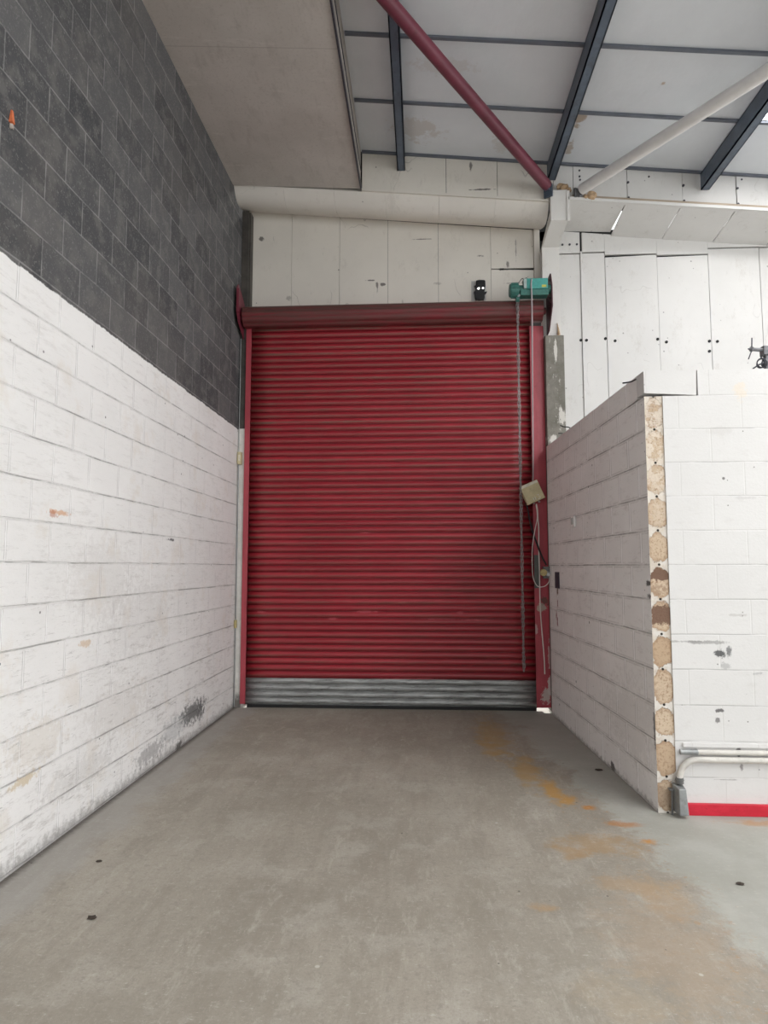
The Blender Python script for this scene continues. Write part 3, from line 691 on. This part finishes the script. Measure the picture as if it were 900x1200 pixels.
# barrel with the coiled last slats
b = MB(); n = 96; poly = []
for i in range(n):
    a = 2*PI*i/n; r = .116 + .011*abs(math.sin(4.5*a+.4)); poly.append((7.345+r*math.cos(a), 4.533+r*math.sin(a)))
b.prism(poly, 'x', -2.075, 1.40); b.tube([(-2.088,7.345,4.533),(1.44,7.345,4.533)], .04, 16)
b.build('coiled_barrel', M['coil'], sh, smooth=.6)
for side in (-1, 1):
    b = MB()
    if side < 0:
        b.box(-2.066, -2.005, 7.40, 7.412, .05, 4.42); b.box(-2.066, -2.054, 7.412, 7.50, .05, 4.42); b.box(-2.066, -2.005, 7.488, 7.50, .05, 4.42)
        b.build('guide_rail', M['guide'], sh, bevel=.002)
    else:
        b.box(1.262, 1.335, 7.395, 7.407, .048, 4.38); b.box(1.323, 1.335, 7.407, 7.50, .048, 4.38); b.box(1.262, 1.335, 7.488, 7.50, .048, 4.38)
        b.hexa([(1.3345,7.398,.048),(1.421,7.404,.048),(1.421,7.418,.048),(1.3345,7.412,.048),(1.3345,7.398,4.38),(1.421,7.404,4.38),(1.421,7.418,4.38),(1.3345,7.412,4.38)])
        b.box(1.409, 1.421, 7.42, 7.56, .048, 4.38)
        b.build('guide_rail', M['guide'], sh, bevel=.002)
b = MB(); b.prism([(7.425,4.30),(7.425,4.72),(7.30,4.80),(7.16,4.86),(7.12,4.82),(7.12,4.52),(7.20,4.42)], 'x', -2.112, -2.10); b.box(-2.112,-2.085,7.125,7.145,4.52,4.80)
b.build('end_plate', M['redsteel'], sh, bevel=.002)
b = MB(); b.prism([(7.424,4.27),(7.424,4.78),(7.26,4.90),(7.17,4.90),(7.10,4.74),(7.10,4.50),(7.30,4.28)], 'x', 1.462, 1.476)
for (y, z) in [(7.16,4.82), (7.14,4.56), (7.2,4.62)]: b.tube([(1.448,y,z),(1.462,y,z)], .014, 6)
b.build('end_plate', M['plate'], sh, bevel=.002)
b = MB(); b.box(1.262, 1.325, 7.386, 7.395, 1.36, 1.73); o = b.build('cover_plate', M['greytape'], bpy.data.objects['guide_rail.001'], bevel=.002); o['label'] = 'grey patch plate on the red guide'

# motor over the right end of the barrel
t = thing('shutter_motor', 'green electric motor mounted over the right end of the red shutter', 'motor', (1.3, 7.16, 4.6))
b = MB(); b.box(1.19, 1.425, 7.09, 7.22, 4.695, 4.815); b.build('gearbox_housing', M['green'], t, bevel=.008)
b = MB(); b.box(1.12, 1.43, 7.10, 7.215, 4.625, 4.694); b.tube([(1.43,7.16,4.71),(1.462,7.16,4.71)], .05, 16); b.build('gearbox_base', M['dgreen'], t, bevel=.006)
b = MB(); b.tube([(1.005,7.16,4.705),(1.02,7.16,4.705),(1.02,7.16,4.705),(1.105,7.16,4.705)], [.068,.076,.076,.076], 24)
for k in range(12):
    a = 2*PI*k/12; b.box(1.025, 1.10, -.004, .004, .074, .086, 0, Matrix.Translation((0,7.16,4.705)) @ Matrix.Rotation(a, 4, 'X'))
b.build('motor_body', M['dgreen'], t, smooth=.6)
b = MB(); b.tube([(1.105,7.16,4.71),(1.19,7.16,4.71)], .052, 20); b.build('coupling', M['dgreen'], t, smooth=.6)
b = MB(); b.box(1.155, 1.189, 7.085, 7.20, 4.70, 4.81); b.build('terminal_cover', M['lgreen'], t, bevel=.005)
b = MB(); b.box(1.355, 1.405, 7.0885, 7.0905, 4.708, 4.735); o = b.build('sticker', M['yellow'], bpy.data.objects['gearbox_housing']); o['label'] = 'yellow sticker'
b = MB(); b.tube([(1.080,7.185,4.625),(1.118,7.185,4.625)], .042, 20); b.tube([(1.099,7.185,4.625),(1.099,7.17,4.66)], .012, 8); b.lump((1.105,7.135,4.640), .018, .1, 1, 2)
b.build('chain_wheel', [M['dgreen'], M['pwhite']], t, smooth=.6)
b = MB()
b.tube(smoothpath([(1.18,7.15,4.80),(1.15,7.15,4.84),(1.10,7.17,4.79),(1.05,7.18,4.80),(1.03,7.17,4.765)]), .004, 6); b.tube(smoothpath([(1.22,7.15,4.815),(1.2,7.16,4.85),(1.17,7.16,4.83),(1.15,7.16,4.80)]), .004, 6)
b.build('flex', M['scrapd'], t, smooth=.8)

# hand chain: one endless loop of links
b = MB()
def link(c, flip, ln=.036, w=.011, r=.0038):
    pts = []
    for k in range(10):
        a = 2*PI*k/10; u = math.cos(a)*w*.62; v = math.sin(a)*w*.62 + (ln/2-w*.6)*(1 if math.sin(a) > 0 else -1)
        pts.append((c[0] + (u if flip else u*.35), c[1] + (u*.35 if flip else u), c[2] + v))
    b.tube(pts, r, 5, closed=True)
zz, i = 4.575, 0
while zz > .50:
    for ph in (0, 1):
        a = zz*5.5 + ph*PI
        link((1.097 + .0085*math.cos(a), 7.19 + .0085*math.sin(a)*1.6, zz), (i+ph) % 2 == 0, .050, .013, .0038)
    zz -= .040; i += 1
b.tube(smoothpath([(1.104,7.175,.52),(1.102,7.18,.485),(1.097,7.19,.47),(1.092,7.20,.485),(1.090,7.205,.52)]), .005, 6)
tag(b.build('hand_chain', M['chain'], loc=(1.097, 7.19, .47), smooth=.9), 'steel hand chain hanging from the green motor in front of the shutter', 'chain')

# grey cord from motor to box
b = MB(); b.tube(smoothpath([(1.245,7.078,4.795),(1.235,7.075,4.74),(1.243,7.10,4.5),(1.246,7.18,3.6),(1.250,7.26,2.75),(1.255,7.33,2.56)]), .0085, 8)
tag(b.build('motor_cord', M['cord'], loc=(1.25,7.1,4.7), smooth=.9), 'grey cord running from the green motor down to the cream box', 'cable')

# tilted cream control box
cb = thing('control_box', 'cream metal control box hanging crooked on the right shutter guide', 'box', (1.243, 7.39, 2.43))
R = Matrix.Translation((1.243, 7.33, 2.43)) @ Matrix.Rotation(math.radians(-23.5), 4, 'Y')
b = MB(); b.box(-.105, .105, -.04, .055, -.112, .112, 0, R); b.build('body', M['cream'], cb, bevel=.008)
b = MB(); b.box(-.10, .10, -.047, -.0405, .078, .108, 0, R); b.build('top_lip', M['creamside'], bpy.data.objects['body'], bevel=.003)
b = MB()
def strokes(pts): b.tube([R @ Vector((p[0], -.0425, p[1])) for p in pts], .0045, 5)
strokes([(.0,-.055),(.0,-.095)]); strokes([(-.022,-.06),(-.022,-.095)])
strokes([(.028,-.050),(.055,-.050),(.040,-.068),(.058,-.078),(.048,-.096),(.028,-.092)])
o = b.build('marking', M['glyph'], bpy.data.objects['body']); o['label'] = 'small white painted marking'
b = MB(); b.tube([R @ Vector((.03,0,-.112)), R @ Vector((.03,0,-.135))], .012, 10); b.build('cable_gland', M['cord'], cb)
b = MB(); b.tube([R @ Vector((-.03,0,-.112)), R @ Vector((-.03,0,-.13))], .010, 10); b.build('cable_gland', M['cord'], cb)

# white cables below the box
b = MB(); b.tube(smoothpath([(1.287,7.32,2.30),(1.298,7.31,2.22),(1.300,7.31,2.12),(1.312,7.34,2.02),(1.312,7.36,1.8),(1.316,7.37,1.5),(1.318,7.37,1.1),(1.345,7.36,.62),(1.350,7.36,.42)]), .0065, 8)
tag(b.build('white_cable', M['wcable'], loc=(1.31,7.35,.42), smooth=.9), 'long white cable hanging down the right guide from the cream box', 'cable')
b = MB(); b.tube(smoothpath([(1.283,7.315,2.29),(1.290,7.30,2.2),(1.288,7.30,2.12),(1.262,7.33,1.98),(1.240,7.36,1.8),(1.238,7.37,1.6),(1.245,7.37,1.48),(1.275,7.36,1.40),(1.31,7.34,1.375),(1.36,7.27,1.39),(1.395,7.24,1.44),(1.402,7.22,1.52)]), .0050, 8)
tag(b.build('white_cable', M['wcable'], loc=(1.31,7.3,1.38), smooth=.9), 'thin white cable looping from the cream box to the small round switch', 'cable')
b = MB(); b.tube(smoothpath([(1.186,7.372,2.315),(1.205,7.37,2.21),(1.235,7.37,2.05),(1.29,7.355,1.86),(1.345,7.33,1.70),(1.38,7.30,1.62)]), .010, 8)
tag(b.build('black_flex', M['blackcable'], loc=(1.27,7.35,1.65), smooth=.9), 'black flex sagging from the cream box towards the switch', 'cable')

# isolator switch by the guide
t = thing('isolator_switch', 'small switch with yellowed round knob between guide and white partition', 'switch', (1.38, 7.3, 1.53))
b = MB(); b.box(1.345, 1.408, 7.255, 7.335, 1.47, 1.60); b.build('back_box', M['zincd'], t, bevel=.006)
b = MB(); b.tube([(1.335,7.25,1.535),(1.335,7.235,1.535),(1.335,7.205,1.535)], [.030,.040,.034], 16); b.tube([(1.335,7.30,1.535),(1.335,7.25,1.535)], .02, 12); b.build('knob', M['brass'], t, smooth=.7)
b = MB(); b.tube([(1.385,7.255,1.52),(1.385,7.215,1.515)], [.028,.016], 14); b.build('plug', M['pwhite'], t, smooth=.7)

# things on the partition side wall
def side_obj(y, z): return Vector((S(y), y, z))
n_ = Vector((-1, -.0442, 0)).normalized(); tdir = Vector((-.0442, 1, 0)).normalized()
def sideM(y, z):
    o = side_obj(y, z); return Matrix(((tdir.x, n_.x, 0, o.x), (tdir.y, n_.y, 0, o.y), (0, 0, 1, o.z), (0, 0, 0, 1)))
t = thing('light_switch', 'white light switch plate on the shaded partition wall', 'switch', side_obj(6.26, 2.03))
b = MB(); mm = sideM(6.26, 2.03); b.box(-.058, .058, 0.0005, .020, -.056, .056, 0, mm); b.build('plate', M['swwhite'], t, bevel=.008)
b = MB(); b.box(-.045, -.012, .020, .027, -.03, .032, 0, mm); b.box(.005, .032, .020, .026, -.03, .032, 0, mm); b.build('rocker', M['ltgrey'], bpy.data.objects['plate'], bevel=.003)
b = MB(); mm = sideM(6.93, 1.458); b.box(-.075, .075, .0005, .012, -.085, .085, 0, mm); b.box(-.058, .058, .012, .015, -.07, .07, 0, mm)
tag(b.build('wall_plate', M['purple'], loc=side_obj(6.93, 1.37), bevel=.003), 'dark violet plate on the partition just beside the isolator switch', 'plate')

# black fixture above the shutter; its bright specks are added glowing balls
t = thing('black_fixture', 'small sooty black fixture with two bright spots above the shutter', 'fixture', (.71, 7.57, 4.78))
b = MB()
pl = [(.652,4.79),(.665,4.775),(.70,4.765),(.73,4.772),(.755,4.768),(.768,4.795),(.764,4.83),(.79,4.855),(.795,4.87),(.765,4.862),(.768,4.90),(.778,4.935),(.775,5.00),(.765,5.008),(.70,5.012),(.668,5.005),(.664,4.95),(.645,4.94),(.655,4.925),(.658,4.89),(.640,4.865),(.650,4.84)]
b.prism(pl, 'y', 7.535, 7.572); b.box(.68, .76, 7.515, 7.536, 4.945, 5.0); b.build('housing', M['black'], t, bevel=.003)
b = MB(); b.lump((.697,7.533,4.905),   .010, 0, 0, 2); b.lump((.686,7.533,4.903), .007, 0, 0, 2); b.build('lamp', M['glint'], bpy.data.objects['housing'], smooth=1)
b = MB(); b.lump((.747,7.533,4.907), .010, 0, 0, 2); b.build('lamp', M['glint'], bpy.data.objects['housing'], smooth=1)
b = MB(); b.box(.612, .785, 7.573, 7.579, 4.77, 5.015); b.build('back_plate', M['ltgrey'], t)

# orange scrap on the dark blocks
t = thing('tape_scrap', 'scrap of orange tape stuck on the dark block wall', 'tape', (-2.148, 3.11, 3.92))
b = MB(); b.hexa([(-2.1485,3.095,3.925),(-2.1485,3.128,3.925),(-2.135,3.128,3.93),(-2.13,3.097,3.93),(-2.1485,3.108,3.998),(-2.1485,3.120,3.998),(-2.142,3.120,3.998),(-2.142,3.108,3.998)]); b.build('ribbon', M['orange'], t)
b = MB(); b.lump((-2.142,3.112,3.908), .016, .25, 0, 2, (.5,1,1)); b.build('putty_blob', M['putty'], t)

# conduits along the partition front
t = thing('wall_conduit', 'thicker white conduit bending down to the grey box by the corner', 'pipe', (1.66, 4.40, .2))
yy = 4.438
b = MB(); b.tube([(8,yy,.352)] + smoothpath([(1.86,yy,.352),(1.78,yy,.352),(1.725,yy,.338),(1.685,yy,.30),(1.668,yy,.255),(1.664,yy,.225)]), .020, 12); b.build('pipe', M['conduit'], t, smooth=.8)
b = MB(); b.tube([(1.664,yy,.238),(1.664,yy,.20)], .024, 12); b.tube([(1.664,yy,.226),(1.664,yy,.221)], .027, 12); b.build('coupler', M['zincd'], t, smooth=.7)
b = MB()
b.hexa([(1.632,4.365,.022),(1.69,4.365,.022),(1.695,4.466,.022),(1.622,4.466,.022),(1.632,4.37,.185),(1.678,4.37,.185),(1.688,4.466,.195),(1.622,4.466,.195)])
b.build('junction_box', M['zinc'], t, bevel=.007)
b = MB(); b.box(1.596, 1.622, 4.43, 4.466, .155, .165); b.tube([(1.612,4.445,.0),(1.615,4.442,.16)], .007, 8); b.build('earth_strap', M['zincd'], t)
t = thing('wall_conduit', 'thinner straight white conduit running above the thicker one', 'pipe', (1.85, 4.41, .40))
b = MB(); b.tube([(1.70,4.444,.398),(8,4.444,.398)], .017, 12); b.build('pipe', M['conduit'], t, smooth=.8)
b = MB(); b.tube([(1.675,4.444,.398),(1.775,4.444,.398)], .0175, 12); b.tube([(1.775,4.444,.398),(1.785,4.444,.398)], .0195, 12); b.build('cut_end', M['zinc'], t, smooth=.7)
b = MB(); b.box(1.70, 8, 4.453, 4.4665, .425, .452); struct(b.build('trim_23', M['front'], bevel=.003))

# scrap on the partition top
t = thing('scrap_fitting', 'old metal fitting with tangled wire lying on the partition top', 'scrap metal', (2.36, 4.50, ZT))
b = MB(); b.box(2.345, 2.44, 4.47, 4.53, ZT+.10, ZT+.165); b.box(2.36, 2.42, 4.48, 4.52, ZT, ZT+.10); b.build('bracket', M['scrap'], t, bevel=.006)
b = MB(); b.tube([(2.36,4.49,ZT+.137),(2.28,4.485,ZT+.142),(2.245,4.48,ZT+.145)], [.014,.013,.004], 8); b.lump((2.27,4.485,ZT+.142), .02, .2, 0, 1); b.build('arm', M['scrap'], t)
b = MB(); b.tube([(2.27,4.48,ZT+.145),(2.272,4.475,ZT+.22)], .004, 6); b.tube([(2.272,4.48,ZT+.14),(2.24,4.47,ZT+.07)], .004, 6); b.build('prong', M['scrapd'], t)
b = MB()
for k in range(9):
    a = random.uniform(0, 6.28); c = Vector((2.36+random.uniform(-.03,.04), 4.49+random.uniform(-.02,.02), ZT+.047)); r = random.uniform(.028,.042)
    tl = random.uniform(-.9, .9)
    b.tube([c + Vector((math.cos(q)*r*math.cos(a), math.cos(q)*r*math.sin(a)*.6, math.sin(q)*r + math.cos(q)*tl*.01)) for q in [2*PI*j/14 for j in range(14)]], .0042, 5, closed=True)
b.tube(smoothpath([(2.27,4.48,ZT+.004),(2.31,4.475,ZT+.03),(2.35,4.48,ZT+.05),(2.33,4.485,ZT+.09)]), .005, 5)
b.build('wire_tangle', M['scrapd'], t)
def wire(pts, label):
    b = MB(); b.tube(smoothpath(pts, 4), .0055, 6)
    tag(b.build('wire_end', M['blackcable'], loc=pts[0]), label, 'wire', 'wire ends along the partition top')
wire([(S(6.35)+.02,6.35,ZT-.005),(S(6.35)-.01,6.34,ZT+.012),(S(6.35)-.055,6.35,ZT+.02),(S(6.35)-.085,6.36,ZT+.036)], 'bent black wire end on the partition top, nearer the shutter, upper one')
wire([(S(6.6)+.02,6.6,ZT-.005),(S(6.6)-.01,6.6,ZT+.006),(S(6.6)-.045,6.6,ZT+.006)], 'short black wire end on the partition top nearest the concrete column base')
wire([(S(4.62)+.02,4.62,ZT-.004),(S(4.6)-.02,4.6,ZT-.03),(S(4.62)-.045,4.62,ZT-.035),(S(4.66)-.075,4.66,ZT-.030)], 'curled black wire end at the partition top by the cracked corner')

# litter on the floor
def litter(x, y, r, label, cat='litter'):
    b = MB(); b.lump((x, y, r*.3), r, .35, 0, 2, (1.3,.9,.3)); tag(b.build('floor_scrap', M['leaf'], loc=(x,y,0)), label, cat, 'dark scraps on the floor')
litter(-1.51, 3.02, .018, 'small dark leaf-like scrap on the concrete, nearest the camera on the left')
litter(-1.76, 3.58, .012, 'tiny dark scrap on the concrete close to the white left wall')
litter(1.385, 5.35, .022, 'dark crumb at the foot of the shaded partition wall')
litter(1.60, 3.52, .014, 'tiny dark scrap on the pale green-grey floor paint')

# ------------------------------------------------------------------ camera, light, colour
F = 760.0
cam = bpy.data.cameras.new('camera'); co = bpy.data.objects.new('camera', cam); C.objects.link(co)
cam.sensor_fit = 'VERTICAL'; cam.sensor_height = 36; cam.sensor_width = 27; cam.lens = F/1200*36; cam.clip_end = 200
co.location = (0, 0, 1.6); co.rotation_euler = (PI/2 + math.atan(64/F), 0, math.atan(44/math.hypot(F, 64)))
S_ = bpy.context.scene; S_.camera = co
sl = bpy.data.lights.new('sun', 'SUN'); so = bpy.data.objects.new('sun', sl); C.objects.link(so)
sl.energy = 4.0; sl.angle = .01; sl.color = (1,.96,.9); so.location = (0,20,15); so.rotation_euler = (math.radians(-50), 0, 0)
w = bpy.data.worlds.new('world'); S_.world = w; w.use_nodes = True
bg = w.node_tree.nodes['Background']; bg.inputs[0].default_value = (.965,.985,1.0,1)
# sky gradient added as fill, brighter to the right to light the left wall
wn, wl = w.node_tree.nodes, w.node_tree.links
tc = wn.new('ShaderNodeTexCoord'); sx = wn.new('ShaderNodeSeparateXYZ'); mr = wn.new('ShaderNodeMapRange'); mr.interpolation_type = 'SMOOTHSTEP'
wl.new(tc.outputs['Generated'], sx.inputs[0]); wl.new(sx.outputs[0], mr.inputs['Value'])
mr.inputs['From Min'].default_value = -.1; mr.inputs['From Max'].default_value = .8; mr.inputs['To Min'].default_value = 1.05; mr.inputs['To Max'].default_value = 2.5
wl.new(mr.outputs[0], bg.inputs[1])
S_.view_settings.view_transform = 'Standard'; S_.view_settings.look = 'None'; S_.view_settings.gamma = 1; S_.view_settings.use_curve_mapping = False
S_.view_settings.exposure = 0.22
